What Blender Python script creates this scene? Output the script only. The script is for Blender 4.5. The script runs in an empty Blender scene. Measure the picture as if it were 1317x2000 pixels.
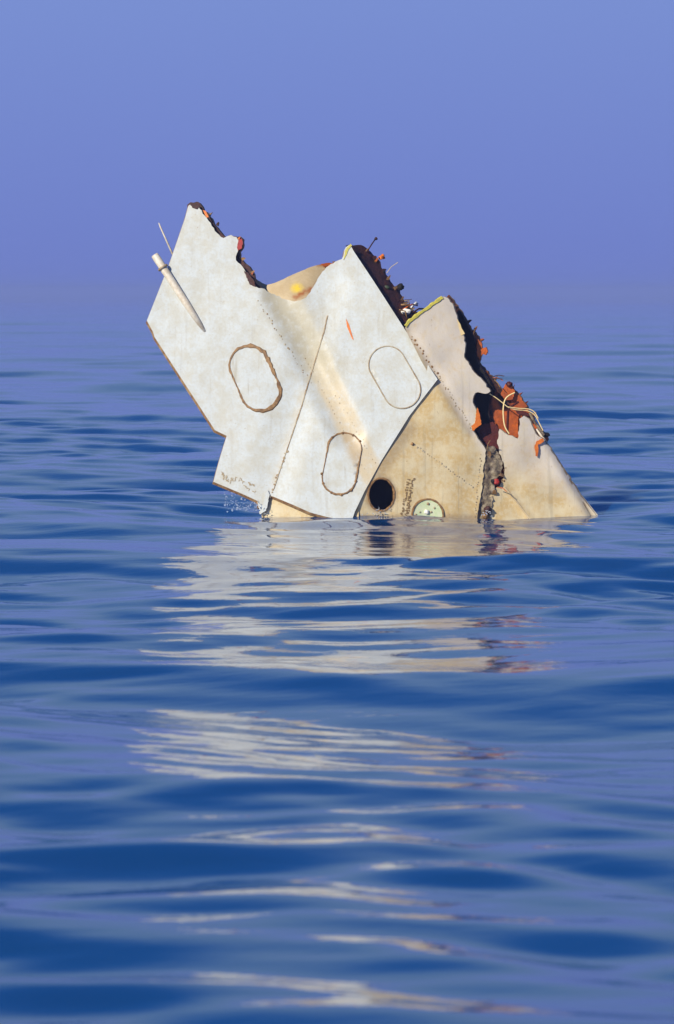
import bpy, bmesh, math, random
import numpy as np
from mathutils import Vector, noise
from mathutils.geometry import delaunay_2d_cdt
random.seed(7)
sc = bpy.context.scene
C = sc.collection
R = math.radians

# ------------------------------------------------------------ camera
D0 = 28.0                        # metres from the camera to the wreck
F = 290.0 * D0                       # focal length in photo pixels (photo 1317 x 2000)
CAM_H = 1.52
PITCH = math.atan(430.0 / F)
cam_d = bpy.data.cameras.new("camera"); cam = bpy.data.objects.new("camera", cam_d); C.objects.link(cam)
cam.location = (0, 0, CAM_H); cam.rotation_euler = (R(90) - PITCH, 0, 0)
cam_d.sensor_fit = 'VERTICAL'; cam_d.sensor_height = 36; cam_d.lens = F / 2000 * 36
cam_d.clip_start = 0.1; cam_d.clip_end = 6000
cam_d.dof.use_dof = True; cam_d.dof.focus_distance = D0; cam_d.dof.aperture_fstop = 5.0 * D0 / 20
sc.camera = cam

# ------------------------------------------------------------ sky and sun
SUN_EL, SUN_AZ = R(27), R(-143)   # azimuth measured from +Y towards +X : behind the camera, to the left
w = bpy.data.worlds.new("World"); sc.world = w; w.use_nodes = True
nt = w.node_tree; bg = nt.nodes['Background']
sky = nt.nodes.new('ShaderNodeTexSky'); sky.sky_type = 'NISHITA'; sky.sun_disc = False
sky.sun_elevation = SUN_EL; sky.sun_rotation = SUN_AZ
sky.air_density = 1.0; sky.dust_density = 0.3; sky.ozone_density = 3.0
tint = nt.nodes.new('ShaderNodeMix'); tint.data_type = 'RGBA'; tint.blend_type = 'MULTIPLY'
tint.inputs[0].default_value = 1.0
tint.inputs[7].default_value = (0.17, 0.50, 1.05, 1)
nt.links.new(sky.outputs[0], tint.inputs[6]); # a bright violet haze layer low over the horizon, the clear deep blue sky above it
wtc = nt.nodes.new('ShaderNodeTexCoord'); sep = nt.nodes.new('ShaderNodeSeparateXYZ'); nt.links.new(wtc.outputs['Generated'], sep.inputs[0])
lay = nt.nodes.new('ShaderNodeValToRGB'); nt.links.new(sep.outputs[2], lay.inputs[0])
e = lay.color_ramp.elements; K = 8.0
for pos, c in ((0.0, (1.85, 2.5, 6.9)), (0.09, (2.4, 3.5, 7.8)), (0.19, (2.35, 3.8, 6.2)), (0.3, (2.0, 3.3, 5.6))):
    el = e[0] if pos == 0.0 else (e[1] if pos == 0.09 else e.new(pos))
    el.position = pos; el.color = (c[0] / K, c[1] / K, c[2] / K, 1)
kk = nt.nodes.new('ShaderNodeVectorMath'); kk.operation = 'SCALE'; kk.inputs['Scale'].default_value = K; nt.links.new(lay.outputs[0], kk.inputs[0])
fac = nt.nodes.new('ShaderNodeMapRange'); fac.interpolation_type = 'SMOOTHSTEP'; fac.inputs[1].default_value = 0.15; fac.inputs[2].default_value = 0.40
nt.links.new(sep.outputs[2], fac.inputs[0])
veil = nt.nodes.new('ShaderNodeMix'); veil.data_type = 'RGBA'
nt.links.new(fac.outputs[0], veil.inputs[0]); nt.links.new(kk.outputs[0], veil.inputs[6]); nt.links.new(tint.outputs[2], veil.inputs[7]); nt.links.new(veil.outputs[2], bg.inputs[0])
bg.inputs[1].default_value = 0.085
sd = bpy.data.lights.new("sun", 'SUN'); sun = bpy.data.objects.new("sun", sd); C.objects.link(sun)
sdir = Vector((math.sin(SUN_AZ) * math.cos(SUN_EL), math.cos(SUN_AZ) * math.cos(SUN_EL), math.sin(SUN_EL)))
sun.rotation_euler = sdir.to_track_quat('Z', 'Y').to_euler()
sd.energy = 5.0; sd.angle = R(0.5); sd.color = (1.0, 0.92, 0.76)
sc.view_settings.view_transform = 'Standard'; sc.view_settings.look = 'None'
sc.view_settings.exposure = 0.0; sc.view_settings.gamma = 1.0

# ------------------------------------------------------------ materials
def mat(name, col, rough=0.5, col2=None, nscale=8, namt=0.6, stain_shade=None, stain_shade2=None, metal=0.0, bump=0.0, bscale=60, speck=0.0, speck_col=(0.12,0.07,0.03), streak=0.0):
    m = bpy.data.materials.new(name); m.use_nodes = True; t = m.node_tree; N = t.nodes; L = t.links
    b = N['Principled BSDF']; b.inputs['Roughness'].default_value = rough; b.inputs['Metallic'].default_value = metal
    tc = N.new('ShaderNodeTexCoord')
    def rgb(c): n = N.new('ShaderNodeRGB'); n.outputs[0].default_value = (*c, 1); return n.outputs[0]
    def mix(f, a, c):
        n = N.new('ShaderNodeMix'); n.data_type = 'RGBA'; L.new(f, n.inputs[0]); L.new(a, n.inputs[6]); L.new(c, n.inputs[7]); return n.outputs[2]
    def nz(scale, detail=6, rg=0.6):
        n = N.new('ShaderNodeTexNoise'); n.inputs['Scale'].default_value = scale; n.inputs['Detail'].default_value = detail
        n.inputs['Roughness'].default_value = rg; L.new(tc.outputs['Object'], n.inputs['Vector']); return n.outputs[0]
    def ramp(v, a, c, lo=0.0, hi=1.0):
        n = N.new('ShaderNodeMapRange'); n.interpolation_type = 'SMOOTHSTEP'; n.inputs[1].default_value = a; n.inputs[2].default_value = c
        n.inputs[3].default_value = lo; n.inputs[4].default_value = hi; L.new(v, n.inputs[0]); return n.outputs[0]
    cur = rgb(col)
    if col2:
        cur = mix(ramp(nz(nscale), 0.38, 0.66, 0, namt), cur, rgb(col2))
        cur = mix(ramp(nz(nscale * 5.3, 8), 0.42, 0.66, 0, namt * 0.7), cur, rgb(col2))
    for an, sc_ in (('stain_shade', stain_shade), ('stain_shade2', stain_shade2)):
        if sc_:
            a = N.new('ShaderNodeAttribute'); a.attribute_name = an
            mm = N.new('ShaderNodeMath'); mm.operation = 'MULTIPLY'; L.new(a.outputs['Fac'], mm.inputs[0])
            L.new(ramp(nz(22, 8, 0.7), 0.3, 0.55, 0.45, 1.0), mm.inputs[1])
            cur = mix(mm.outputs[0], cur, rgb(sc_))
    if streak:      # thin run marks and scratches lying along the panel
        mp_ = N.new('ShaderNodeMapping'); mp_.inputs['Rotation'].default_value = (0, R(-28), 0); mp_.inputs['Scale'].default_value = (38, 10, 1.6)
        L.new(tc.outputs['Object'], mp_.inputs[0])
        ns = N.new('ShaderNodeTexNoise'); ns.inputs['Scale'].default_value = 1.0; ns.inputs['Detail'].default_value = 5; L.new(mp_.outputs[0], ns.inputs['Vector'])
        cur = mix(ramp(ns.outputs[0], 0.56, 0.72, 0, streak), cur, rgb((0.30, 0.25, 0.17)))
    if speck:
        cur = mix(ramp(nz(95, 2, 0.5), 0.69, 0.77, 0, speck), cur, rgb(speck_col))
    L.new(cur, b.inputs['Base Color'])
    if bump:
        bp = N.new('ShaderNodeBump'); bp.inputs['Strength'].default_value = bump; bp.inputs['Distance'].default_value = 0.01
        L.new(nz(bscale, 8), bp.inputs['Height']); L.new(bp.outputs[0], b.inputs['Normal'])
    return m
M = {}
M['white'] = mat('weathered_white_paint', (0.53, 0.57, 0.575), 0.42, (0.45, 0.42, 0.32), 11, 0.5, (0.52, 0.42, 0.26), (0.40, 0.36, 0.25), bump=0.25, bscale=9, speck=0.8, speck_col=(0.32,0.22,0.1), streak=0.18)
M['plate'] = mat('access_plate_paint', (0.53, 0.57, 0.575), 0.42, (0.45, 0.42, 0.32), 11, 0.5, (0.42, 0.31, 0.17), bump=0.15, bscale=12, streak=0.4, speck=0.6, speck_col=(0.32,0.22,0.1))
M['tan'] = mat('aged_primer_skin', (0.56, 0.40, 0.175), 0.42, (0.64, 0.54, 0.34), 8, 1.0, (0.30, 0.21, 0.12), (0.60, 0.54, 0.46), bump=0.5, bscale=9, streak=0.3, speck=0.7, speck_col=(0.25,0.15,0.07))
M['dust'] = mat('dirty_bare_metal', (0.30, 0.24, 0.15), 0.5, (0.07, 0.045, 0.03), 26, 0.9, bump=0.6, bscale=60)
M['edge'] = mat('torn_core_edge', (0.16, 0.07, 0.025), 0.7, (0.42, 0.27, 0.12), 22, 0.8)
M['rust'] = mat('orange_brown_sealant', (0.34, 0.19, 0.07), 0.6, (0.12, 0.06, 0.02), 30, 0.9)
M['seam'] = mat('pale_brown_sealant', (0.24, 0.14, 0.055), 0.6, (0.42, 0.36, 0.25), 20, 1.0)
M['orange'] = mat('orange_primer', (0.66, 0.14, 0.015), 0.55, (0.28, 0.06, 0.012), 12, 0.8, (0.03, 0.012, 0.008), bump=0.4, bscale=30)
M['bright_orange'] = mat('bright_orange_primer', (0.75, 0.20, 0.02), 0.5, (0.5, 0.1, 0.01), 20, 0.6)
M['red'] = mat('red_scrap', (0.42, 0.02, 0.01), 0.5, (0.15, 0.01, 0.01), 30, 0.6)
M['dark'] = mat('dark_brown_structure', (0.035, 0.012, 0.009), 0.7, (0.09, 0.025, 0.018), 16, 0.7, bump=0.8, bscale=30)  # dark brown, near black, for the torn inner parts
M['maroon'] = mat('maroon_primer', (0.11, 0.014, 0.008), 0.65, (0.05, 0.008, 0.006), 14, 0.7, bump=0.4)
M['black'] = mat('black_and_shade', (0.006, 0.005, 0.005), 0.85)  # black parts, and the painted shade in the gap
M['yellow'] = mat('zinc_yellow_primer', (0.62, 0.52, 0.06), 0.55, (0.38, 0.36, 0.08), 60, 0.9)
M['rear'] = mat('curled_skin', (0.58, 0.46, 0.28), 0.45, (0.48, 0.36, 0.20), 10, 0.7, (0.85, 0.60, 0.03), (0.36, 0.11, 0.02), bump=0.3, bscale=12)
M['green'] = mat('pale_green_plate', (0.50, 0.60, 0.34), 0.45, (0.62, 0.62, 0.45), 25, 0.7, speck=0.9, speck_col=(0.16,0.10,0.04))
M['cord'] = mat('cream_cord', (0.80, 0.62, 0.30), 0.6)
M['tube'] = mat('pale_tube_paint', (0.72, 0.68, 0.58), 0.4, (0.50, 0.40, 0.28), 14, 0.7)
M['grey'] = mat('grey_wire', (0.25, 0.24, 0.25), 0.4)
M['faint'] = mat('faint_stencil_ink', (0.36, 0.27, 0.15), 0.6)
M['ink'] = mat('stencil_ink', (0.22, 0.14, 0.06), 0.6)
M['bwhite'] = mat('white_insulation', (0.85, 0.82, 0.75), 0.6)

# water ------------------------------------------------------------
mw = bpy.data.materials.new('sea_water'); mw.use_nodes = True; t = mw.node_tree; N = t.nodes; L = t.links
b = N['Principled BSDF']; b.inputs['Base Color'].default_value = (0.005, 0.055, 0.19, 1)
b.inputs['Roughness'].default_value = 0.02; b.inputs['IOR'].default_value = 3.1
tc = N.new('ShaderNodeTexCoord'); mp = N.new('ShaderNodeMapping'); mp.inputs['Scale'].default_value = (1.0, 1.9, 1.0)
L.new(tc.outputs['Object'], mp.inputs[0])
n1 = N.new('ShaderNodeTexNoise'); n1.inputs['Scale'].default_value = 6.0; n1.inputs['Detail'].default_value = 3.0; n1.inputs['Distortion'].default_value = 0.6
L.new(mp.outputs[0], n1.inputs['Vector'])
bp = N.new('ShaderNodeBump'); bp.inputs['Strength'].default_value = 0.15; bp.inputs['Distance'].default_value = 0.010
L.new(n1.outputs[0], bp.inputs['Height']); L.new(bp.outputs[0], b.inputs['Normal'])
M['water'] = mw

# ------------------------------------------------------------ helpers: photo ray -> plane in the world
cp, sp_ = math.cos(PITCH), math.sin(PITCH)
CAM = Vector((0, 0, CAM_H))
def ray(px, py):
    a = (px - 658.5) / F; c = -(py - 1000) / F
    return Vector((a, cp + c * sp_, -sp_ + c * cp))
class Plane:
    def __init__(s, px, py, Y, n, disp=None):
        r = ray(px, py); s.p = CAM + r * (Y / r.y); s.n = Vector(n).normalized()
        if s.n.y > 0: s.n = -s.n
        s.disp = disp
    def at(s, px, py, off=0.0):
        r = ray(px, py); q = CAM + r * ((s.p - CAM).dot(s.n) / r.dot(s.n))
        d = off + (s.disp(px, py) if s.disp else 0.0)
        return q + s.n * d
BASE = Vector((0.15, D0 + 0.1, 0.0))
root = bpy.data.objects.new('aircraft_wreckage', None); root.location = BASE; root.empty_display_size = 0.5; C.objects.link(root)
root['label'] = 'torn white and tan aircraft wreckage sticking up out of the blue sea'
root['category'] = 'wreckage'
def link(name, verts, faces, mats, midx=None, parent=root, smooth=None, attrs=None):
    me = bpy.data.meshes.new(name)
    me.from_pydata([tuple(Vector(v) - BASE) for v in verts], [], faces)
    for m in (mats if isinstance(mats, (list, tuple)) else [mats]): me.materials.append(m)
    if midx is not None: me.polygons.foreach_set('material_index', midx)
    if smooth is not None: me.polygons.foreach_set('use_smooth', smooth)
    if attrs:
        for k, vals in attrs.items():
            a = me.attributes.new(k, 'FLOAT', 'POINT'); a.data.foreach_set('value', vals)
    me.update()
    o = bpy.data.objects.new(name, me); C.objects.link(o); o.parent = parent
    return o
def label(o, s): o['label'] = s; return o
def inside(p, poly):
    x, y = p; c = False; n = len(poly)
    for i in range(n):
        x1, y1 = poly[i]; x2, y2 = poly[(i + 1) % n]
        if (y1 > y) != (y2 > y) and x < (x2 - x1) * (y - y1) / (y2 - y1) + x1: c = not c
    return c
def dens(poly, step=5, jit=0.0, closed=True, torn=None):
    out = []; n = len(poly); m = n if closed else n - 1
    for i in range(m):
        a = poly[i]; c = poly[(i + 1) % n]; d = math.dist(a, c); k = max(1, int(d / step))
        for j in range(k):
            f = j / k; x = a[0] + (c[0] - a[0]) * f; y = a[1] + (c[1] - a[1]) * f
            g = jit if (torn is None or i in torn) else 0.0
            if g and j: 
                nx, ny = (c[1] - a[1]) / d, -(c[0] - a[0]) / d; r = random.uniform(-g, g); x += nx * r; y += ny * r
            out.append((x, y))
    if not closed: out.append(poly[-1])
    return out
def segd(p, a, c):
    ax, ay = a; bx, by = c; dx, dy = bx - ax, by - ay
    t = max(0, min(1, ((p[0] - ax) * dx + (p[1] - ay) * dy) / (dx * dx + dy * dy)))
    return math.hypot(p[0] - ax - t * dx, p[1] - ay - t * dy), t
def ss(x, a, b):
    t = max(0.0, min(1.0, (x - a) / (b - a))); return t * t * (3 - 2 * t)
def slab(name, poly, pl, thick, front, edge, jit=0.0, torn=None, holes=(), grid=9, stain_shade=None, stain_shade2=None, parent=root, back=None, step=5):
    """a sheet with real thickness; thick = vector from the front face to the back face"""
    loops = [dens(poly, step, jit, True, torn)] + [dens(h, 3) for h in holes]
    pts = []; edges = []
    for lp in loops:
        s = len(pts); pts += lp; edges += [(s + i, s + (i + 1) % len(lp)) for i in range(len(lp))]
    xs = [p[0] for p in loops[0]]; ys = [p[1] for p in loops[0]]
    bnd = list(pts)
    y = min(ys) + grid / 2; r = 0
    while y < max(ys):
        x = min(xs) + grid / 2 + (grid / 2 if r % 2 else 0)
        while x < max(xs):
            if inside((x, y), loops[0]) and not any(inside((x, y), h) for h in loops[1:]):
                if min((x - q[0]) ** 2 + (y - q[1]) ** 2 for q in bnd) > (grid * 0.5) ** 2: pts.append((x, y))
            x += grid
        y += grid * 0.87; r += 1
    v2, e2, f2, *_ = delaunay_2d_cdt([Vector(p) for p in pts], edges, [], 0, 1e-4)
    tris = []
    for f in f2:
        cx = sum(v2[i].x for i in f) / 3; cy = sum(v2[i].y for i in f) / 3
        if inside((cx, cy), loops[0]) and not any(inside((cx, cy), h) for h in loops[1:]): tris.append(tuple(f))
    fr = [pl.at(v.x, v.y) for v in v2]; n = len(fr); tv = Vector(thick)
    verts = fr + [p + tv for p in fr]; faces = []; mi = []; sm = []
    for f in tris:
        a, c, d = f
        nn = (fr[c] - fr[a]).cross(fr[d] - fr[a])
        if nn.dot(CAM - fr[a]) < 0: a, c, d = a, d, c
        faces.append((a, c, d)); mi.append(0); sm.append(True)
        faces.append((a + n, d + n, c + n)); mi.append(2); sm.append(True)
    cnt = {}
    for f in faces[0::2]:
        for i in range(3):
            e = (f[i], f[(i + 1) % 3]); cnt[tuple(sorted(e))] = cnt.get(tuple(sorted(e)), []) + [e]
    for k, es in cnt.items():
        if len(es) == 1:
            a, c = es[0]; s = len(verts); verts += [verts[a], verts[c], verts[c + n], verts[a + n]]
            faces.append((s + 1, s, s + 3, s + 2)); mi.append(1); sm.append(False)
    at = {}
    for k, fn in (('stain_shade', stain_shade), ('stain_shade2', stain_shade2)):
        if fn:
            vals = [fn(v.x, v.y) for v in v2] * 2; vals += [0.0] * (len(verts) - len(vals)); at[k] = vals
    return link(name, verts, faces, [front, edge, back or edge], mi, parent, sm, at)
def ribbon(name, pts, width, pl, off, m, parent=root, closed=False, th=0.004, jit=0.0, step=4):
    """a raised bead following pixels on a plane"""
    P = dens(pts, step, 0, closed); n = len(P); V = []; Fc = []
    for i, p in enumerate(P):
        a = P[(i - 1) % n] if closed or i else P[i]; c = P[(i + 1) % n] if closed or i < n - 1 else P[i]
        d = math.dist(a, c) or 1; nx, ny = (c[1] - a[1]) / d, -(c[0] - a[0]) / d
        wv = width(i / n) if callable(width) else width
        w1 = wv / 2 * (1 + random.uniform(-jit, jit)); w2 = wv / 2 * (1 + random.uniform(-jit, jit))
        V += [pl.at(p[0] - nx * w1, p[1] - ny * w1, off - 0.004), pl.at(p[0] - nx * w1 * .6, p[1] - ny * w1 * .6, off + th),
              pl.at(p[0] + nx * w2 * .6, p[1] + ny * w2 * .6, off + th), pl.at(p[0] + nx * w2, p[1] + ny * w2, off - 0.004)]
    for i in range(n if closed else n - 1):
        j = (i + 1) % n
        for k in range(3): Fc.append((4 * i + k, 4 * i + k + 1, 4 * j + k + 1, 4 * j + k))
    return link(name, V, Fc, m, None, parent)
def tube(name, P, rad, m, parent=root, seg=10, cap=True):
    P = [Vector(p) for p in P]; V = []; Fc = []; n = len(P)
    for i, p in enumerate(P):
        d = (P[min(i + 1, n - 1)] - P[max(i - 1, 0)]).normalized(); u = d.orthogonal().normalized()
        if i and abs(u.dot(pu)) < 0.999: u = (pu - d * pu.dot(d)).normalized()
        pu = u; v = d.cross(u); r = rad[i] if isinstance(rad, (list, tuple)) else rad
        for k in range(seg):
            a = 2 * math.pi * k / seg; V.append(p + u * math.cos(a) * r + v * math.sin(a) * r)
    for i in range(n - 1):
        for k in range(seg):
            Fc.append((i * seg + k, i * seg + (k + 1) % seg, (i + 1) * seg + (k + 1) % seg, (i + 1) * seg + k))
    if cap: Fc += [tuple(range(seg))[::-1], tuple((n - 1) * seg + k for k in range(seg))]
    return link(name, V, Fc, m, None, parent, [True] * len(Fc))
def smoothpts(P, it=2):
    for _ in range(it):
        Q = [P[0]]
        for a, c in zip(P, P[1:]):
            Q.append(tuple(x * .75 + y * .25 for x, y in zip(a, c))); Q.append(tuple(x * .25 + y * .75 for x, y in zip(a, c)))
        P = Q + [P[-1]]
    return P
def blob(name, c, r, m, parent=root, seed=0, sub=3, amt=0.35, scale=(1, 1, 1)):
    bm = bmesh.new(); bmesh.ops.create_icosphere(bm, subdivisions=sub, radius=1)
    for v in bm.verts:
        k = 1 + amt * noise.noise(v.co * 1.7 + Vector((seed, seed * 2.3, 0)))
        v.co = Vector((v.co.x * scale[0], v.co.y * scale[1], v.co.z * scale[2])) * k * r + Vector(c)
    V = [v.co.copy() for v in bm.verts]; Fc = [tuple(v.index for v in f.verts) for f in bm.faces]; bm.free()
    return link(name, V, Fc, m, None, parent, [True] * len(Fc))
def merge(host, o):
    me = host.data; k = len(me.materials); me.materials.append(o.data.materials[0])
    bm = bmesh.new(); bm.from_mesh(me); nf = len(bm.faces); bm.from_mesh(o.data); bm.faces.ensure_lookup_table()
    for f in bm.faces[nf:]: f.material_index = k
    bm.to_mesh(me); bm.free(); bpy.data.objects.remove(o)
def rivets(name, a, c, n, pl, r, m, parent=root, jit=0.8, off=0.0):
    V = []; Fc = []
    for i in range(n):
        f = i / (n - 1); x = a[0] + (c[0] - a[0]) * f + random.uniform(-jit, jit); y = a[1] + (c[1] - a[1]) * f + random.uniform(-jit, jit)
        rr = r * random.uniform(0.5, 1.2); s = len(V)
        V.append(pl.at(x, y, off + 0.004))
        for k in range(7): V.append(pl.at(x + rr * math.cos(k * .898), y + rr * math.sin(k * .898), off + 0.0015))
        Fc += [(s, s + 1 + (k + 1) % 7, s + 1 + k) for k in range(7)]
    return link(name, V, Fc, m, None, parent)

# ------------------------------------------------------------ the planes of the wreck
def front_disp(x, y):
    # shallow trough running down right across the white skin, plus slight oil-canning
    d, t_ = segd((x, y), (545, 575), (680, 850))
    s = -0.026 * (1 - ss(d, 6, 40))
    s += 0.006 * noise.noise(Vector((x / 130, y / 130, 0))) + 0.0014 * noise.noise(Vector((x / 38, y / 38, 4)))
    d2, _ = segd((x, y), (640, 560), (520, 985)); s -= 0.010 * (1 - ss(d2, 0, 60))
    return s
PF = Plane(600, 950, D0 + 0.0, (-0.05, -1, 0.22), front_disp)
def tan_disp(x, y):
    d, _ = segd((x, y), (800, 650), (925, 845)); s = -0.012 * (1 - ss(d, 0, 18))
    return s + 0.018 * noise.noise(Vector((x / 70, y / 70, 5)))
_e = PF.at(700, 985) - PF.at(840, 765)
PT = Plane(780, 850, D0 + 0.14, _e.cross(Vector((1, 0.20, 0))), tan_disp)
PT.p = PF.at(770, 875) + Vector((0, 0.022, 0))
def right_disp(x, y):
    # leading edge: skin curls back along its right border
    d, _ = segd((x, y), (1035, 800), (1165, 1015)); k = 1 - ss(d, 0, 16)
    d2, _ = segd((x, y), (985, 950), (1040, 1020)); 
    return -0.03 * k * k + 0.012 * (1 - ss(d2, 0, 7)) + 0.016 * noise.noise(Vector((x / 60, y / 60, 9)))
PR = Plane(1000, 950, D0 + 0.20, PT.n, right_disp); PR.p = PT.p + Vector((0, 0.03, 0))
PI_ = Plane(960, 800, D0 + 0.42, PT.n); PI_.p = PT.p + Vector((0, 0.17, 0))          # inside of the rear skin
PSHADE = Plane(960, 800, D0 + 0.42, PT.n); PSHADE.p = PT.p + Vector((0, 0.13, 0))
UW = 1100                                               # pixels well under the water line

# ------------------------------------------------------------ white front skin
front = [(375,397),(388,402),(400,421),(412,436),(424,455),(437,465),(445,461),(452,459),(462,463),(466,470),(466,484),(463,495),
         (461,508),(470,516),(478,527),(482,541),(490,557),(500,560),(512,563),(535,573),(556,583),(576,588),(592,584),
         (603,574),(612,560),(620,545),(630,530),(642,519),(655,511),(668,506),(671,500),(673,488),(680,480),(684,478),(692,492),(730,549),(785,634),
         (855,741),(800,812),(745,900),(712,960),(693,1000),(687,1018),(640,1010),(606,1001),(570,985),(535,970),(522,966),(515,990),(505,990),(503,978),(470,963),(417,941),
         (430,893),(443,851),(420,840),(370,763),(302,658),(299,648),(287,626),(330,518),(361,428),(368,402)]
def stain_shade_front(x, y):
    a = 0.12 * (1 - ss(segd((x, y), (560, 570), (728, 935))[0], 14, 44))  # tan stain, with fold shade painted in along the crease
    d, t_ = segd((x, y), (615, 690), (735, 945)); a = max(a, (1 - ss(d, 18, 28)) * (0.85 * ss(y, 650, 720)))
    d3, _ = segd((x, y), (700, 870), (735, 960)); a = max(a, 0.6 * (1 - ss(d3, 8, 30)))
    d5, _ = segd((x, y), (520, 985), (640, 615)); a = max(a, 0.30 * (1 - ss(d5, 0, 7)))
    return a
def stain_shade_front2(x, y):
    d, t_ = segd((x, y), (545, 575), (640, 735)); a = 0.85 * (1 - ss(d, 14, 52)) * (1 - ss(y, 690, 800))  # painted shade on the trough's upper part; also darker notch edge and rivet row
    d2, _ = segd((x, y), (505, 562), (595, 588)); a = max(a, 0.35 * (1 - ss(d2, 0, 22)))
    d4, _ = segd((x, y), (510, 600), (610, 740)); a = max(a, 0.3 * (1 - ss(d4, 0, 14)))
    return a
o = slab('front_skin', front, PF, (-0.008, 0.016, -0.016), M['white'], M['edge'], 1.6, set(range(0, 33)), grid=8, stain_shade=stain_shade_front, stain_shade2=stain_shade_front2)
HOST = o; label(o, 'white painted front skin with ragged torn top edge and tan stained crease with shade painted in')

def oval(c, half, r, ang, n=40):
    out = []
    for i in range(n):
        a = 2 * math.pi * i / n; s = half if math.sin(a) >= 0 else -half
        x = r * math.cos(a); y = s + r * math.sin(a)
        out.append((c[0] + x * math.cos(ang) - y * math.sin(ang), c[1] + x * math.sin(ang) + y * math.cos(ang)))
    return out
class Shift:                      # same surface with an offset
    def __init__(s, pl, off): s.pl, s.off, s.n = pl, off, pl.n
    def at(s, px, py, off=0.0): return s.pl.at(px, py, off + s.off)
PF2 = Shift(PF, 0.004)
for c, half, r, ang, wd, jit, mm, lb in (((498,739), 27, 38.5, R(-24), lambda f: 6.0 + 2.8*math.sin(f*9+1), 0.4, M['rust'], 'oval access panel with thick rusty ragged seal'),
                                  ((771,737), 28, 36.5, R(-30), 2.7, 0.15, M['seam'], 'oval access panel with thin clean seal near the right corner'),
                                  ((668,905), 28, 33, R(11), lambda f: 3.4 + 1.2*math.sin(f*14), 0.4, M['rust'], 'lowest oval access panel just above the water')):
    pts = oval(c, half, r, ang)
    p_ = label(slab('access_panel', pts, PF2, (0, 0.006, 0), M['plate'], M['seam'], grid=9, stain_shade=stain_shade_front), lb)
    ribbon('seal_ring', pts, wd, PF2, 0.001, mm, p_, True, 0.004, jit)
    # fasteners round the rim
    if half == 28 and r == 33:
        V = []
        for q in pts[::4]:
            blob_c = PF2.at(q[0] + random.uniform(-2, 2), q[1] + random.uniform(-2, 2), 0.003)
            V.append(blob_c)
        verts = []; faces = []
        for v in V:
            s = len(verts); verts.append(v + PF.n * 0.006)
            u = Vector((1, 0, 0)); z = Vector((0, 0, 1))
            for k in range(6): verts.append(v + u * math.cos(k*1.047) * 0.010 + z * math.sin(k*1.047) * 0.010)
            faces += [(s, s + 1 + k, s + 1 + (k + 1) % 6) for k in range(6)]
        link('fastener', verts, faces, M['rust'], None, p_); merge(p_, bpy.data.objects['fastener'])
ribbon('seam_line', [(640,616),(633,648),(612,712),(590,790),(566,862),(548,915),(535,955)], lambda f: 3.2 if f < .7 else 2.2, PF, 0.001, M['seam'], root, False, 0.003, 0.3)
merge(HOST, rivets('rivet_row', (560,880), (528,968), 14, PF, 2.6, M['seam'], jit=2))
merge(HOST, rivets('rivet_row', (505,590), (606,745), 26, PF, 1.7, M['seam'], jit=2.5))
merge(HOST, rivets('rivet_row', (598,700), (716,925), 28, PF, 1.0, M['seam'], jit=2))
merge(HOST, rivets('rivet_row', (655,770), (735,905), 16, PF, 1.1, M['seam'], jit=3))
label(slab('gash', [(676,622),(682,634),(691,664),(688,662),(678,638)], Shift(PF, 0.003), (0, 0.004, 0), M['bright_orange'], M['rust'], grid=3, step=3), 'thin orange gash in the white skin')
def marks(name, rows, pl, m, r):
    V = []; Fc = []
    for (a, c, n, h) in rows:
        d = math.dist(a, c); ux, uy = (c[0]-a[0])/d, (c[1]-a[1])/d
        for i in range(n):
            if random.random() < 0.12: continue
            x = a[0] + (c[0]-a[0]) * (i + .5) / n; y = a[1] + (c[1]-a[1]) * (i + .5) / n
            for _ in range(3):
                u0 = random.uniform(-.4, .4) * d / n; v0 = random.uniform(-.5, .5) * h
                if random.random() < .5: du, dv = r, random.uniform(.4, .9) * h / 2
                else: du, dv = random.uniform(.3, .45) * d / n, r
                s = len(V)
                for su, sv in ((-1,-1),(1,-1),(1,1),(-1,1)):
                    uu = u0 + su * du; vv = v0 + sv * dv
                    V.append(pl.at(x + ux * uu - uy * vv, y + uy * uu + ux * vv, 0.003))
                Fc.append((s, s+1, s+2, s+3))
    return link(name, V, Fc, m)
merge(HOST, marks('stencil_marks', [((431,925),(462,936),6,7), ((434,934),(455,941),4,6), ((466,936),(500,950),6,6), ((476,950),(500,962),4,5)], PF, M['faint'], 0.6))

# torn core showing behind the ragged top edge
PB = Plane(600, 950, D0 + 0.055, (-0.05, -1, 0.22))
core = [(366,400),(372,395),(384,394),(394,402),(398,412),(408,418),(418,438),(428,450),(441,464),(448,459),(468,462),(475,468),(474,484),(468,492),(468,504),
        (476,512),(488,522),(494,532),(500,552),(510,564),(526,576),(560,592),(590,600),(560,610),(470,600),(440,560),(400,480),(372,425)]
label(slab('torn_core', core, PB, (0.01, 0.05, 0.0), M['dark'], M['edge'], 1.5, grid=9), 'dark brown torn core behind the ragged edge')
for pl_ in ([(371,398),(383,396),(390,404),(386,409),(376,406)], [(476,528),(486,534),(496,548),(500,561),(488,556)]):  # dark patches painted for the unlit insides of the torn edge
    slab('opening_shade', pl_, Shift(PF, 0.003), (0, 0.004, 0), M['dark'], M['rust'], 0.8, grid=4, step=3)
slab('torn_flake', [(396,410),(402,412),(408,424),(404,426)], Shift(PF, 0.006), (0, .004, 0), M['bright_orange'], M['rust'], .5, grid=4, step=3)
slab('torn_flake', [(466,470),(472,466),(475,474),(472,486),(465,490),(463,484)], Shift(PF, 0.004), (0, .02, 0), M['red'], M['rust'], .5, grid=4, step=3)
slab('torn_flake', [(470,500),(500,545),(514,560),(504,560),(486,540),(474,516)], Shift(PB, -0.07), (0, .02, 0), M['rear'], M['rust'], .8, grid=4, step=3)

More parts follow.
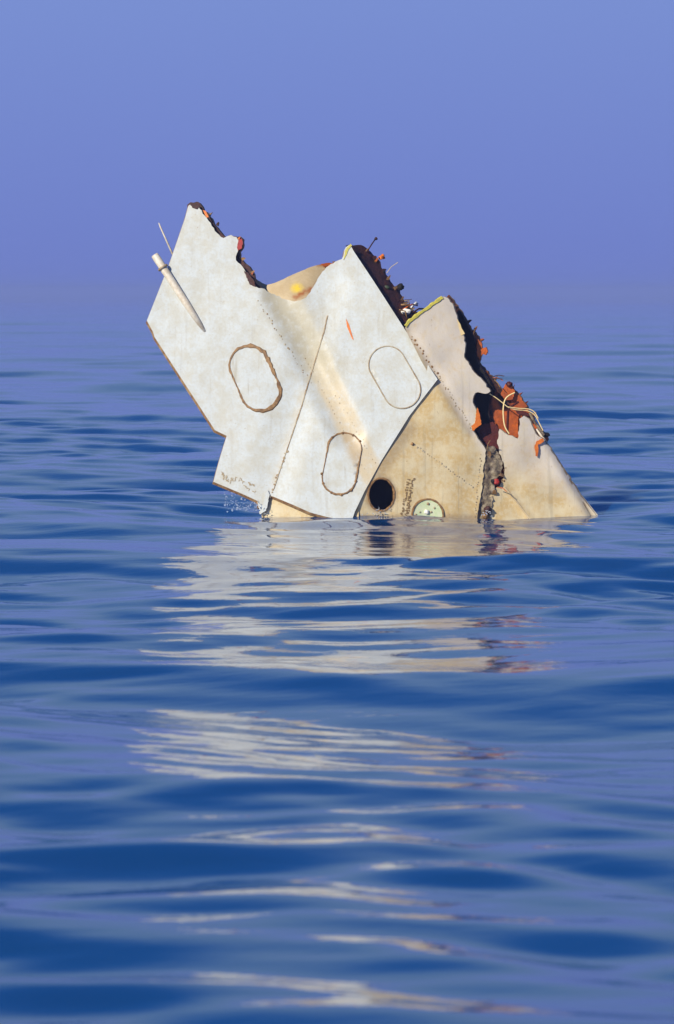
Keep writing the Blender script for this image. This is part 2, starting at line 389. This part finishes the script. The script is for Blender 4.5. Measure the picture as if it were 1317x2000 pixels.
# curled rear skin seen through the bite in the top edge
def rear_disp(x, y): return 0.10 * math.sin((x - 500) / 170 * math.pi) * ss(y, 500, 600) - 0.05 * ss(x, 600, 680)
PRR = Plane(580, 560, D0 + 0.55, (0.12, -1, 0.45), rear_disp)
def st_rear(x, y): return 0.95 * (1 - ss(math.hypot((x - 578), (y - 572) * 1.1), 4, 17))
def st_rear2(x, y):
    d, _ = segd((x, y), (575, 592), (608, 572)); a = 1 - ss(d, 2, 7)
    d, _ = segd((x, y), (622, 518), (650, 512)); a = max(a, 1 - ss(d, 1, 6))
    d, _ = segd((x, y), (600, 585), (640, 530)); return max(a, 0.5 * (1 - ss(d, 1, 7)))
label(slab('curled_skin', [(488,535),(500,544),(512,554),(522,559),(535,557),(548,552),(566,543),(590,531),(606,523),(622,517),(636,514),(652,511),(675,508),(690,560),(640,620),(560,620),(505,590)], PRR,
     (0, 0.02, -0.005), M['rear'], M['orange'], .6, grid=7, stain_shade=st_rear, stain_shade2=st_rear2), 'curled tan rear skin with a yellow patch')
slab('torn_flake', [(626,517),(640,513),(652,512),(644,520),(634,522)], Shift(PRR, 0.02), (0, .006, 0), M['orange'], M['rust'], .5, grid=4, step=3)
ribbon('torn_lip', [(576,590),(590,587),(602,578),(608,572)], lambda f: 3 + 3 * math.sin(f * 3.1), Shift(PF, -0.03), 0, M['maroon'])
slab('torn_lip', [(671,508),(674,492),(678,484),(685,476),(688,480),(681,488),(676,500)], Shift(PF, 0.004), (0, .01, 0), M['yellow'], M['seam'], .8, grid=4, step=3)

# ------------------------------------------------------------ dark torn box spar behind the white skin
_f = PF.at(785, 634) - PF.at(692, 492)
PS = Plane(740, 560, D0 + 0.3, _f.cross(Vector((0.62, 0.8, 0))), lambda x, y: 0.012 * noise.noise(Vector((x / 14, y / 14, 3))) - 0.01)
PS.p = PF.at(740, 565) + Vector((0, 0.045, 0))
spar = [(683,478),(700,477),(712,479),(722,487),(733,499),(742,506),(746,516),(756,534),(770,552),(776,560),(785,562),(784,572),(790,584),(800,596),(812,606),(826,610),(815,660),(790,650),(780,636),(726,550),(688,490)]
o = label(slab('torn_spar', spar, PS, (-0.02, 0.05, 0.0), M['dark'], M['black'], 1.8, grid=6), 'dark brown torn spar box')
tube('wire', [PS.at(720,487,0.01), PS.at(725,478,0.02), PS.at(729,471,0.03)], 0.0045, M['dark'], o)
blob('wire_end', PS.at(731, 469, 0.03), 0.011, M['dark'], o, 3)
blob('orange_clip', PS.at(744, 504, 0.02), 0.015, M['bright_orange'], o, 5, amt=1.2)
blob('green_patch', PS.at(757, 560, 0.0), 0.022, mat('green_primer', (0.03,0.05,0.02), .6), o, 8, scale=(1, .4, .7))
blob('black_bolt', PS.at(778, 564, 0.03), 0.024, M['black'], o, 9)
blob('white_tuft', PS.at(789, 612, 0.03), 0.026, M['bwhite'], o, 11, amt=.5, scale=(1.2, .6, .8))
for k, (a, c_, r) in enumerate(((( 780,598),(800,612),.006), ((784,607),(812,600),.005), ((786,590),(796,600),.005), ((796,618),(826,606),.006), ((800,604),(812,596),.008), ((776,608),(792,626),.005))):
    tube('torn_wire', [PS.at(a[0], a[1], .03), PS.at((a[0]+c_[0])/2, (a[1]+c_[1])/2 - 3, .05), PS.at(c_[0], c_[1], .03)], r, [M['rust'], M['orange'], M['seam'], M['dark'], M['bwhite'], M['rust']][k], o, 6)

# ------------------------------------------------------------ tan side skin with port hole and round hatch
hole = [(745 + 25.5 * math.cos(a * math.pi / 18) , 966 + 32 * math.sin(a * math.pi / 18)) for a in range(36)]
tan = [(792,640),(800,628),(820,611),(842,595),(866,579),(874,582),(886,598),(893,622),(899,640),(905,655),(909,676),(907,698),(922,722),(942,742),(958,764),(948,769),(938,767),(928,768),(924,780),(928,795),
       (933,822),(921,832),(926,842),(934,857),(943,868),(950,880),(947,905),(944,935),(940,970),(933,1000),(926,UW),(680,UW),(680,1024),(684,1004),(704,962),(737,898),(792,811),(846,743),(822,703)]
def stain_shade_tan(x, y):
    h = math.hypot((x - 745) / 25.5, (y - 966) / 32); a = 0.95 * (1 - ss(h, 1.02, 1.35))
    d, _ = segd((x, y), (796, 650), (925, 845)); a = max(a, 0.55 * (1 - ss(d, 2, 13)))
    d, _ = segd((x, y), (735, 925), (800, 835)); a = max(a, 0.5 * (1 - ss(d, 4, 26)))  # shade beside the white skin's edge, painted on the tan
    d, _ = segd((x, y), (865, 580), (895, 625)); a = max(a, 0.9 * (1 - ss(d, 1, 8)))
    return max(a, 0.7 * ss(y + 5 * noise.noise(Vector((x / 9, 0, 0))), 1000, 1010))
def st_tan2(x, y):   # upper part keeps a pinkish white paint
    f = (x - 800) - (y - 650) * 0.62
    return 0.95 * ss(f, -14, 10)
HOST = o = label(slab('side_skin', tan, PT, (0.008, 0.012, 0.0), M['tan'], M['seam'], 1.8, set(range(4, 29)), [hole], grid=7, stain_shade=stain_shade_tan, stain_shade2=st_tan2), 'tan riveted side skin, pinkish white near its torn top')
ribbon('yellow_edge', [(792,637),(802,626),(820,612),(842,596),(864,581)], 7.5, PT, 0.002, M['yellow'], o, False, 0.006, 0.3)
# port: a short black duct behind the hole
n = len(hole); V = []; Fc = []
for k, dd in enumerate((0.0, 0.02, 0.16)):
    for q in hole: V.append(PT.at(q[0], q[1], -0.002) + Vector((0.02, 1, 0)) * dd)
for k in range(2):
    for i in range(n): j = (i + 1) % n; Fc.append((k*n+i, k*n+j, (k+1)*n+j, (k+1)*n+i))
Fc.append(tuple(2 * n + i for i in range(n)))
po = label(link('port_hole', V, Fc, M['black'], None, root, [True] * len(Fc)), 'round black open port in the tan skin')
ribbon('scorched_rim', hole, 4, PT, 0.001, M['rust'], po, True, .005, .4)
# round hatch
ring = [(835 + 30 * math.cos(a * math.pi / 18), 1006 + 31 * math.sin(a * math.pi / 18)) for a in range(36)]
PT2 = Shift(PT, 0.004)
h = label(slab('round_hatch', ring, PT2, (0, 0.006, 0), M['green'], M['rust'], grid=6), 'round pale green hatch half under water')
ribbon('hatch_rim', ring, 4.2, PT2, 0.001, M['rust'], h, True, .006, .2)
blob('hatch_knob', PT2.at(833, 1000, .004), 0.016, M['bwhite'], h, 2)
for q in ((848,992),(842,1000),(820,1000),(836,984),(812,1006)): blob('hatch_bolt', PT2.at(q[0], q[1], .001), random.uniform(.006,.010), M['seam'], h, q[0], 2)
merge(HOST, rivets('rivet_row', (812,870), (925,952), 26, PT, 1.8, M['seam'], jit=1.2))
blob('rivet_head', PT.at(806, 867, 0.002), 0.012, M['rust'], o, 1, 2)
merge(HOST, rivets('rivet_row', (803,655), (858,735), 16, PT, 2.3, M['rust'], jit=3))
merge(HOST, rivets('rivet_row', (858,738), (924,840), 30, PT, 1.5, M['seam'], jit=3))
merge(HOST, rivets('rivet_row', (940,888), (928,1010), 22, PT, 1.7, M['seam'], jit=2))
merge(HOST, marks('stencil_marks', [((808,932),(792,1008),16,5), ((799,935),(784,1006),14,5), ((804,960),(797,1004),9,4)], PT, M['ink'], 0.8))
# tan strip low on the left, under the white skin
PL_ = Plane(580, 985, D0 + 0.09, PF.n); PL_.p = PF.at(590, 985) + Vector((0, 0.035, 0))
label(slab('lower_skin', [(512,992),(518,975),(530,966),(600,985),(700,985),(705,UW),(512,UW)], PL_, (0, 0.03, 0), M['tan'], M['seam'], .8, grid=9), 'tan lower skin below the white panel')
label(slab('bent_tab', [(503,978),(508,985),(514,986),(519,962),(524,958),(527,966),(520,998),(508,1005)], Shift(PF, 0.012), (0, .01, 0), M['white'], M['rust'], .8, grid=5, step=3), 'small bent tab at the lower left corner')

# ------------------------------------------------------------ right hand skin fragment
rightp = [(975,880),(971,866),(974,850),(976,838),(986,846),(1000,851),(1011,857),(1014,840),(1015,818),(1024,812),(1035,818),(1042,836),(1052,852),(1064,858),(1084,888),(1108,925),(1136,968),(1172,1014),(1225,UW),(958,UW),
          (957,1010),(953,990),(957,968),(966,955),(976,950),(984,932),(986,915),(981,900)]
def edge_shade_r(x, y):  # thin dark line painting the shade of the curled-back border
    d, _ = segd((x, y), (1060, 850), (1164, 1012)); return 0.6 * (1 - ss(d, 0, 3))
def st_r2(x, y): return 0.8 * (1 - ss(y + (1050 - x) * 0.35, 900, 975)) + 0.35 * ss(x - (y - 900) * 0.6, 1050, 1085)
HOST = o = label(slab('wing_skin', rightp, PR, (0.01, 0.012, 0.0), M['tan'], M['seam'], 1.8, set(range(0, 16)) | set(range(20, 28)), grid=7, stain_shade=edge_shade_r, stain_shade2=st_r2), 'pale triangular skin fragment at the right end')
merge(HOST, rivets('rivet_row', (988,915), (980,945), 8, PR, 2.0, M['rust'], o, 4))
ribbon('crease', [(985,952),(1006,976),(1036,1016)], 4, PR, 0.0, M['rear'], o, False, .006, .2)
tube('leading_edge', [PR.at(x, y, -0.02) for x, y in ((1050,838),(1066,858),(1086,888),(1110,926),(1138,968),(1174,1014),(1200,1055))], 0.009, M['tube'], o, 10)

# interior: orange rear skin, dark cavity
inner = [(868,588),(876,576),(886,586),(900,606),(912,628),(924,646),(936,662),(941,680),(938,700),(936,708),(946,718),(962,738),(978,758),(990,768),(1000,756),(1012,770),(1024,786),(1036,808),(1050,830),(1070,858),(1060,890),(1040,UW),(935,UW),(930,860),(900,780),(880,660)]
def shade_in(x, y):  # near-black painted where the tan skin's shadow falls on the orange
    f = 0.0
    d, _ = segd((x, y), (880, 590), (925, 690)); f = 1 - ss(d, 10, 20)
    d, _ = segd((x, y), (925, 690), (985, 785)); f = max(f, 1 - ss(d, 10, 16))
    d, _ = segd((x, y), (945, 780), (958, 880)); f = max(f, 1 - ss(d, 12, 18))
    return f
o = label(slab('inner_skin', inner, PI_, (0.01, 0.015, 0), M['orange'], M['edge'], 2.0, grid=7, stain_shade=shade_in), 'orange primed inner face of the rear skin')
# near-black sheet added in the gap to paint the tan skin's cast shadow
shade_sheet = [(896,604),(904,616),(914,636),(926,660),(930,690),(932,706),(944,724),(957,746),(966,764),(957,780),(955,800),(957,825),(964,850),(972,882),(950,884),(930,850),(915,800),(900,690),(885,620)]
label(slab('cavity_shade', shade_sheet, PSHADE, (0.01, 0.02, 0), M['black'], M['dark'], 1.5, grid=7), 'near-black sheet standing in for cast shade in the gap')
slab('maroon_flange', [(928,838),(940,830),(960,824),(972,838),(972,876),(962,884),(950,880),(938,862)], Shift(PSHADE, 0.04), (0, .01, 0), M['maroon'], M['dark'], 1.2, grid=5)
ribbon('panel_line', [(992,800),(991,820),(990,848)], 3.2, PI_, 0.004, M['maroon'], o)
ribbon('panel_line', [(985,797),(1000,792),(1012,784)], 2.6, PI_, 0.004, M['maroon'], o)
slab('torn_flake', [(1000,796),(1020,804),(1040,812),(1036,820),(1020,814),(1006,808)], Shift(PI_, 0.06), (0,.01,0), M['maroon'], M['edge'], 1.2, grid=4, step=3)
slab('bent_tab', [(976,770),(982,757),(986,749),(992,745),(998,748),(999,757),(1004,764),(1000,780),(986,782)], Shift(PI_, 0.03), (0.005, .01, 0), M['orange'], M['dark'], .9, grid=4, step=3)
blob('rust_nub', PI_.at(992, 751, 0.04), 0.020, M['maroon'], root, 4)
slab('orange_tab', [(921,832),(928,826),(930,808),(933,796),(938,812),(941,828),(934,834),(925,842)], Shift(PT, 0.003), (0, .012, 0), M['bright_orange'], M['yellow'], .8, grid=4, step=3)
slab('orange_tab', [(892,622),(897,630),(904,645),(908,652),(901,656),(896,640)], Shift(PT, 0.003), (0, .008, 0), M['cord'], M['rust'], .6, grid=4, step=3)
slab('orange_clip', [(930,662),(938,668),(940,680),(948,678),(951,686),(947,694),(940,692),(937,704),(930,694)], Shift(PI_, 0.03), (0.005, .015, 0), M['orange'], M['rust'], 1.0, grid=4, step=3)
# cords
PC = Shift(PI_, 0.13)
label(tube('cord', [PC.at(x, y) for x, y in smoothpts([(997,768),(984,774),(977,782),(974,800),(975,822),(978,836),(986,848)])], 0.0048, M['cord'], seg=8), 'upright loop of cream cord')
label(tube('cord', [PC.at(x, y) for x, y in smoothpts([(948,770),(962,779),(976,790),(984,797),(1000,802),(1020,802),(1036,810),(1044,826),(1052,842)])], 0.0034, M['cord'], seg=8), 'long cream cord hanging along the break')
tube('cord', [PC.at(x, y, .01) for x, y in smoothpts([(984,796),(1004,799),(1022,799),(1034,804),(1042,818)])], 0.0034, M['cord'], seg=8)
tube('torn_wire', [Shift(PR,.02).at(x, y) for x, y in smoothpts([(1036,806),(1044,822),(1056,838),(1064,850)])], 0.009, M['dust'], seg=8)
label(blob('rubber_block', Shift(PR, -.02).at(1068, 849), 0.030, M['black'], root, 6, scale=(1.05, .8, .62), amt=.25), 'black rubber block at the right edge').rotation_euler = (0, 0, 0)
label(slab('hanging_ribbon', [(1060,856),(1062,862),(1056,866),(1050,868),(1051,876),(1049,892),(1045,890),(1043,870),(1048,861),(1054,858)], Shift(PR, 0.02), (0, .006, 0), M['bright_orange'], M['orange'], .8, grid=4, step=3), 'orange ribbon scrap hanging on the pale skin')
# dirty strut between the two skins
def strut_d(x, y): return 0.02 * noise.noise(Vector((x / 9, y / 9, 1)))
PD = Plane(955, 940, D0 + 0.17, PT.n, strut_d); PD.p = PT.p + Vector((0, 0.022, 0))
o = label(slab('spar_strip', [(950,872),(966,872),(974,884),(982,905),(980,925),(970,936),(966,950),(962,985),(957,1015),(955,UW),(915,UW),(926,1010),(938,990),(943,950),(947,905)], PD, (0, .05, 0), M['dust'], M['dark'], 1.5, grid=4, step=4), 'pitted dirty spar strip between the skins')
slab('rust_patch', [(966,884),(976,892),(982,908),(979,926),(972,930),(970,910)], Shift(PD, 0.012), (0, .01, 0), M['rust'], M['dark'], 1.0, o, grid=4, step=3) if False else None
blob('red_scrap', PD.at(968, 941, .02), 0.024, M['red'], root, 7, scale=(.8, .4, .9))
blob('dark_lump', PD.at(962, 940, .015), 0.016, M['black'], root, 8)
blob('dark_lump', PD.at(951, 996, .02), 0.026, M['dark'], root, 9, amt=.5)
blob('rust_nub', PD.at(947, 1008, .02), 0.020, M['rust'], root, 12, amt=.6)

# jagged shards and loose wires along the torn borders
def shard(x, y, L_, wd, ang, pl, m, nm='torn_shard'):
    dx, dy = math.cos(ang), math.sin(ang); k = random.uniform(-.4, .4)
    p = [(x - dy * wd, y + dx * wd), (x + dx * L_ * .5 - dy * wd * (.4 + k), y + dy * L_ * .5 + dx * wd * (.4 + k)), (x + dx * L_, y + dy * L_),
         (x + dx * L_ * .55 + dy * wd * (.7 + k), y + dy * L_ * .55 - dx * wd * (.7 + k)), (x + dy * wd, y - dx * wd)]
    return slab(nm, p, pl, (random.uniform(-.01, .01), .008, random.uniform(-.01, .01)), m, M['rust'], .3, grid=4, step=3)
for (x, y, L_, wd, a, pl_, mm) in ((724,488,9,2.5,-60,PS,'dark'),(735,499,8,2,-30,PS,'orange'),(741,505,11,2.2,-50,PS,'bright_orange'),(752,524,8,2.5,-20,PS,'dark'),(763,542,9,2,-60,PS,'maroon'),(776,560,12,3,-30,PS,'dark'),
        (790,583,9,2,-70,PS,'rust'),(797,592,10,2,-40,PS,'seam'),(806,603,13,1.8,-25,PS,'cord'),(888,600,6,2,-20,PI_,'dark'),(914,630,8,2.2,-30,PI_,'dark'),(926,646,9,2.5,-50,PI_,'maroon'),(938,664,8,2,-15,PI_,'orange'),
        (946,686,7,2,30,PI_,'bright_orange'),(966,742,7,2,-60,PI_,'rust'),(1002,758,9,2,-70,PI_,'orange'),(1014,770,7,2,-30,PI_,'orange'),(1026,788,8,2,-40,PI_,'maroon'),(1040,812,9,2,-40,PI_,'rust'),
        (466,468,7,2,-50,PB,'bright_orange'),(410,420,7,2,-40,PB,'rust'),(424,440,7,2,-60,PB,'dark'),(474,508,7,2,-20,PB,'rust'),(492,536,8,2,-40,PB,'orange'),(652,512,8,2,-20,PRR,'orange'),
        (975,926,9,3,40,PD,'rust'),(962,962,9,3,20,PD,'rust'),(985,848,8,2.5,100,PI_,'bright_orange'),(1004,852,9,2.5,80,PI_,'bright_orange'),(955,884,10,3,80,PD,'rust')):
    if pl_ is PS: x -= 7; y += 5
    shard(x, y, L_, wd, R(a), Shift(pl_, 0.012), M[mm])
for k in range(9):
    x0, y0, pl_ = random.choice(((755,530,PS),(780,585,PS),(797,604,PS),(925,660,PI_),(960,740,PI_),(1010,800,PI_),(1030,815,PI_),(955,880,PD),(965,950,PD)))
    if pl_ is PS: x0 -= 8; y0 += 7
    x0 += random.uniform(-5, 5); y0 += random.uniform(-5, 5); a = random.uniform(-2.2, .8)
    pp = [(x0, y0), (x0 + 9 * math.cos(a), y0 + 9 * math.sin(a)), (x0 + 13 * math.cos(a + .2), y0 + 13 * math.sin(a + .2)), (x0 + 17 * math.cos(a + .3), y0 + 17 * math.sin(a + .3))]
    tube('torn_wire', [pl_.at(x, y, .03 + i * .004) for i, (x, y) in enumerate(smoothpts(pp))], random.choice((.0022, .003)), M[random.choice(('cord', 'rust', 'dark', 'orange', 'dark'))], seg=6)

# ------------------------------------------------------------ tube and wick at upper left
a0 = PF.at(303, 500, 0.034); a1 = PF.at(401, 648, -0.020)
P_ = [a0.lerp(a1, f) for f in (0, .02, .3, .6, 1)]
o = label(tube('hinge_tube', P_, [0.024, 0.027, 0.026, 0.025, 0.021], M['tube'], seg=24), 'pale tube lying across the upper left edge')
tube('tube_band', [a0.lerp(a1, .155), a0.lerp(a1, .175)], 0.0375, M['seam'], o, 24)
tube('static_wick', [PF.at(310, 434, -.02), PF.at(313, 442, -.02), PF.at(338, 498, -.02)], [0.0035, 0.0055, 0.007], M['tube'], seg=8)

# ------------------------------------------------------------ splash where the left corner dips
mg = bpy.data.materials.new('splash_water'); mg.use_nodes = True; g = mg.node_tree.nodes['Principled BSDF']
g.inputs['Base Color'].default_value = (0.8, 0.88, 1, 1); g.inputs['Roughness'].default_value = 0.05; g.inputs['IOR'].default_value = 1.33; g.inputs['Transmission Weight'].default_value = 0.75
bm = bmesh.new()
PW = Plane(480, 980, D0 + 0.0, (0, -1, 0))
for i in range(150):
    x = random.uniform(438, 506); y0 = 955 + (x - 438) * .42; y = random.uniform(y0, 999)
    r = random.choice((.002, .003, .004, .006)) * random.uniform(.7, 1.2)
    c = PW.at(x, y) + Vector((0, random.uniform(-.1, .25), 0)); st = random.uniform(.7, 1.5)
    ret = bmesh.ops.create_icosphere(bm, subdivisions=2, radius=r)
    for v in ret['verts']: v.co = Vector((v.co.x, v.co.y, v.co.z * st)) + c
for (xa, xb, ya, yb, nn) in ((728, 762, 990, 1006, 26), (940, 962, 996, 1012, 14), (505, 530, 985, 1004, 22), (690, 720, 998, 1008, 8)):
    for i in range(nn):
        r = random.uniform(.002, .005); c = PW.at(random.uniform(xa, xb), random.uniform(ya, yb)) + Vector((0, random.uniform(-.06, .02), 0))
        for v in bmesh.ops.create_icosphere(bm, subdivisions=2, radius=r)['verts']: v.co += c
me = bpy.data.meshes.new('water_splash'); bm.to_mesh(me); bm.free(); me.materials.append(mg)
so = bpy.data.objects.new('water_splash', me); C.objects.link(so)
so['label'] = 'small splash of clear drops under the lower left corner of the wreck'; so['category'] = 'splash'; so['kind'] = 'stuff'

# ------------------------------------------------------------ the sea
def axis(fine0, fine1, step, far, growth, back=None):
    a = list(np.arange(fine0, fine1 + 1e-6, step)); s = step; x = a[-1]
    up = []
    while x < far: s *= growth; x += s; up.append(x)
    s = step; x = a[0]; dn = []
    while x > -far: s *= back or growth; x -= s; dn.append(x)
    return np.array(dn[::-1] + a + up)
xs = axis(-3.0, 3.0, 0.024, 1500, 1.022); ys = axis(7.0, 31, 0.020, 1500, 1.0065, 1.06)
ys = ys[ys > -1550]
# thin out rows behind the camera
X, Y = np.meshgrid(xs, ys); cx = np.gradient(xs); cy = np.gradient(ys); CX, CY = np.meshgrid(cx, cy)
LMIN, SLOPE, SEED = 0.26, 0.020, 66
rng = np.random.RandomState(SEED)
Z = np.zeros_like(X)
wx = X + 0.25 * np.sin(0.9 * Y + 0.5 * X) + 0.10 * np.sin(2.3 * X + 1.1 * Y); wy = Y + 0.30 * np.sin(0.7 * X + 1.0) + 0.12 * np.sin(1.9 * X - 0.8 * Y)
patch = 0.75 + 0.45 * np.sin(0.31 * X + 0.43 * Y + 1.0) * np.sin(0.21 * Y - 0.5 * X + 2.0)
NW = 96
for i in range(NW):
    lam = LMIN * (9.0 / LMIN) ** ((i + rng.rand()) / NW)
    th = rng.normal(0, 0.5) + 0.08
    k = 2 * math.pi / lam; kx, ky = k * math.sin(th), k * math.cos(th)
    slope = SLOPE * (0.8 + 0.4 * rng.rand()) * (0.55 if lam < 1.6 * LMIN else 1.0)
    if lam > 1.3: slope *= 0.52
    amp = slope / k
    att = np.clip((lam / np.maximum(CX * abs(math.sin(th)) + CY * abs(math.cos(th)), 1e-6) - 2.5) / 2.5, 0, 1)
    ph = kx * wx + ky * wy + rng.rand() * 6.283
    Z += amp * att * (patch if lam < 1.5 else 1.0) * (np.sin(ph) + 0.12 * np.cos(2 * ph))
Z -= Z[(X > -1.2) & (X < 1.7) & (Y > D0 - 1.2) & (Y < D0)].mean() - 0.004   # still water level at the wreck
ny, nx = X.shape
co = np.stack([X, Y, Z], -1).reshape(-1, 3).astype(np.float32)
I = np.arange(ny * nx).reshape(ny, nx)
Q = np.stack([I[:-1, :-1], I[:-1, 1:], I[1:, 1:], I[1:, :-1]], -1).reshape(-1, 4).astype(np.int32)
me = bpy.data.meshes.new('water'); me.vertices.add(len(co)); me.vertices.foreach_set('co', co.ravel())
me.loops.add(Q.size); me.loops.foreach_set('vertex_index', Q.ravel())
me.polygons.add(len(Q)); me.polygons.foreach_set('loop_start', np.arange(0, Q.size, 4, dtype=np.int32))
try: me.polygons.foreach_set('loop_total', np.full(len(Q), 4, dtype=np.int32))
except Exception: pass
me.polygons.foreach_set('use_smooth', np.ones(len(Q), dtype=bool)); me.update(calc_edges=True)
me.materials.append(M['water'])
wo = bpy.data.objects.new('water', me); C.objects.link(wo); wo['kind'] = 'structure'
wo['label'] = 'calm rippled blue sea reaching to the hazy horizon'
print('water verts', len(co), nx, ny, 'z rms', Z[(Y > 5) & (Y < 30)].std())

# ------------------------------------------------------------ haze
HZ = 1
if HZ:
    bm = bmesh.new(); bmesh.ops.create_cube(bm, size=1)
    for v in bm.verts: v.co = Vector((v.co.x * 3900, v.co.y * 3900, (v.co.z + .5) * 4.2 - 1.2))
    me = bpy.data.meshes.new('haze'); bm.to_mesh(me); bm.free()
    ho = bpy.data.objects.new('haze', me); C.objects.link(ho); ho['kind'] = 'stuff'; ho['label'] = 'pale violet haze hiding the horizon'; ho['category'] = 'haze'
    mh = bpy.data.materials.new('haze'); mh.use_nodes = True; t = mh.node_tree
    for n_ in list(t.nodes):
        if n_.type == 'BSDF_PRINCIPLED': t.nodes.remove(n_)
    pv = t.nodes.new('ShaderNodeVolumePrincipled'); pv.inputs['Density'].default_value = 0.0013
    pv.inputs['Color'].default_value = (0.40, 0.51, 1.0, 1); pv.inputs['Anisotropy'].default_value = 0.0
    t.links.new(pv.outputs[0], t.nodes['Material Output'].inputs['Volume']); me.materials.append(mh)
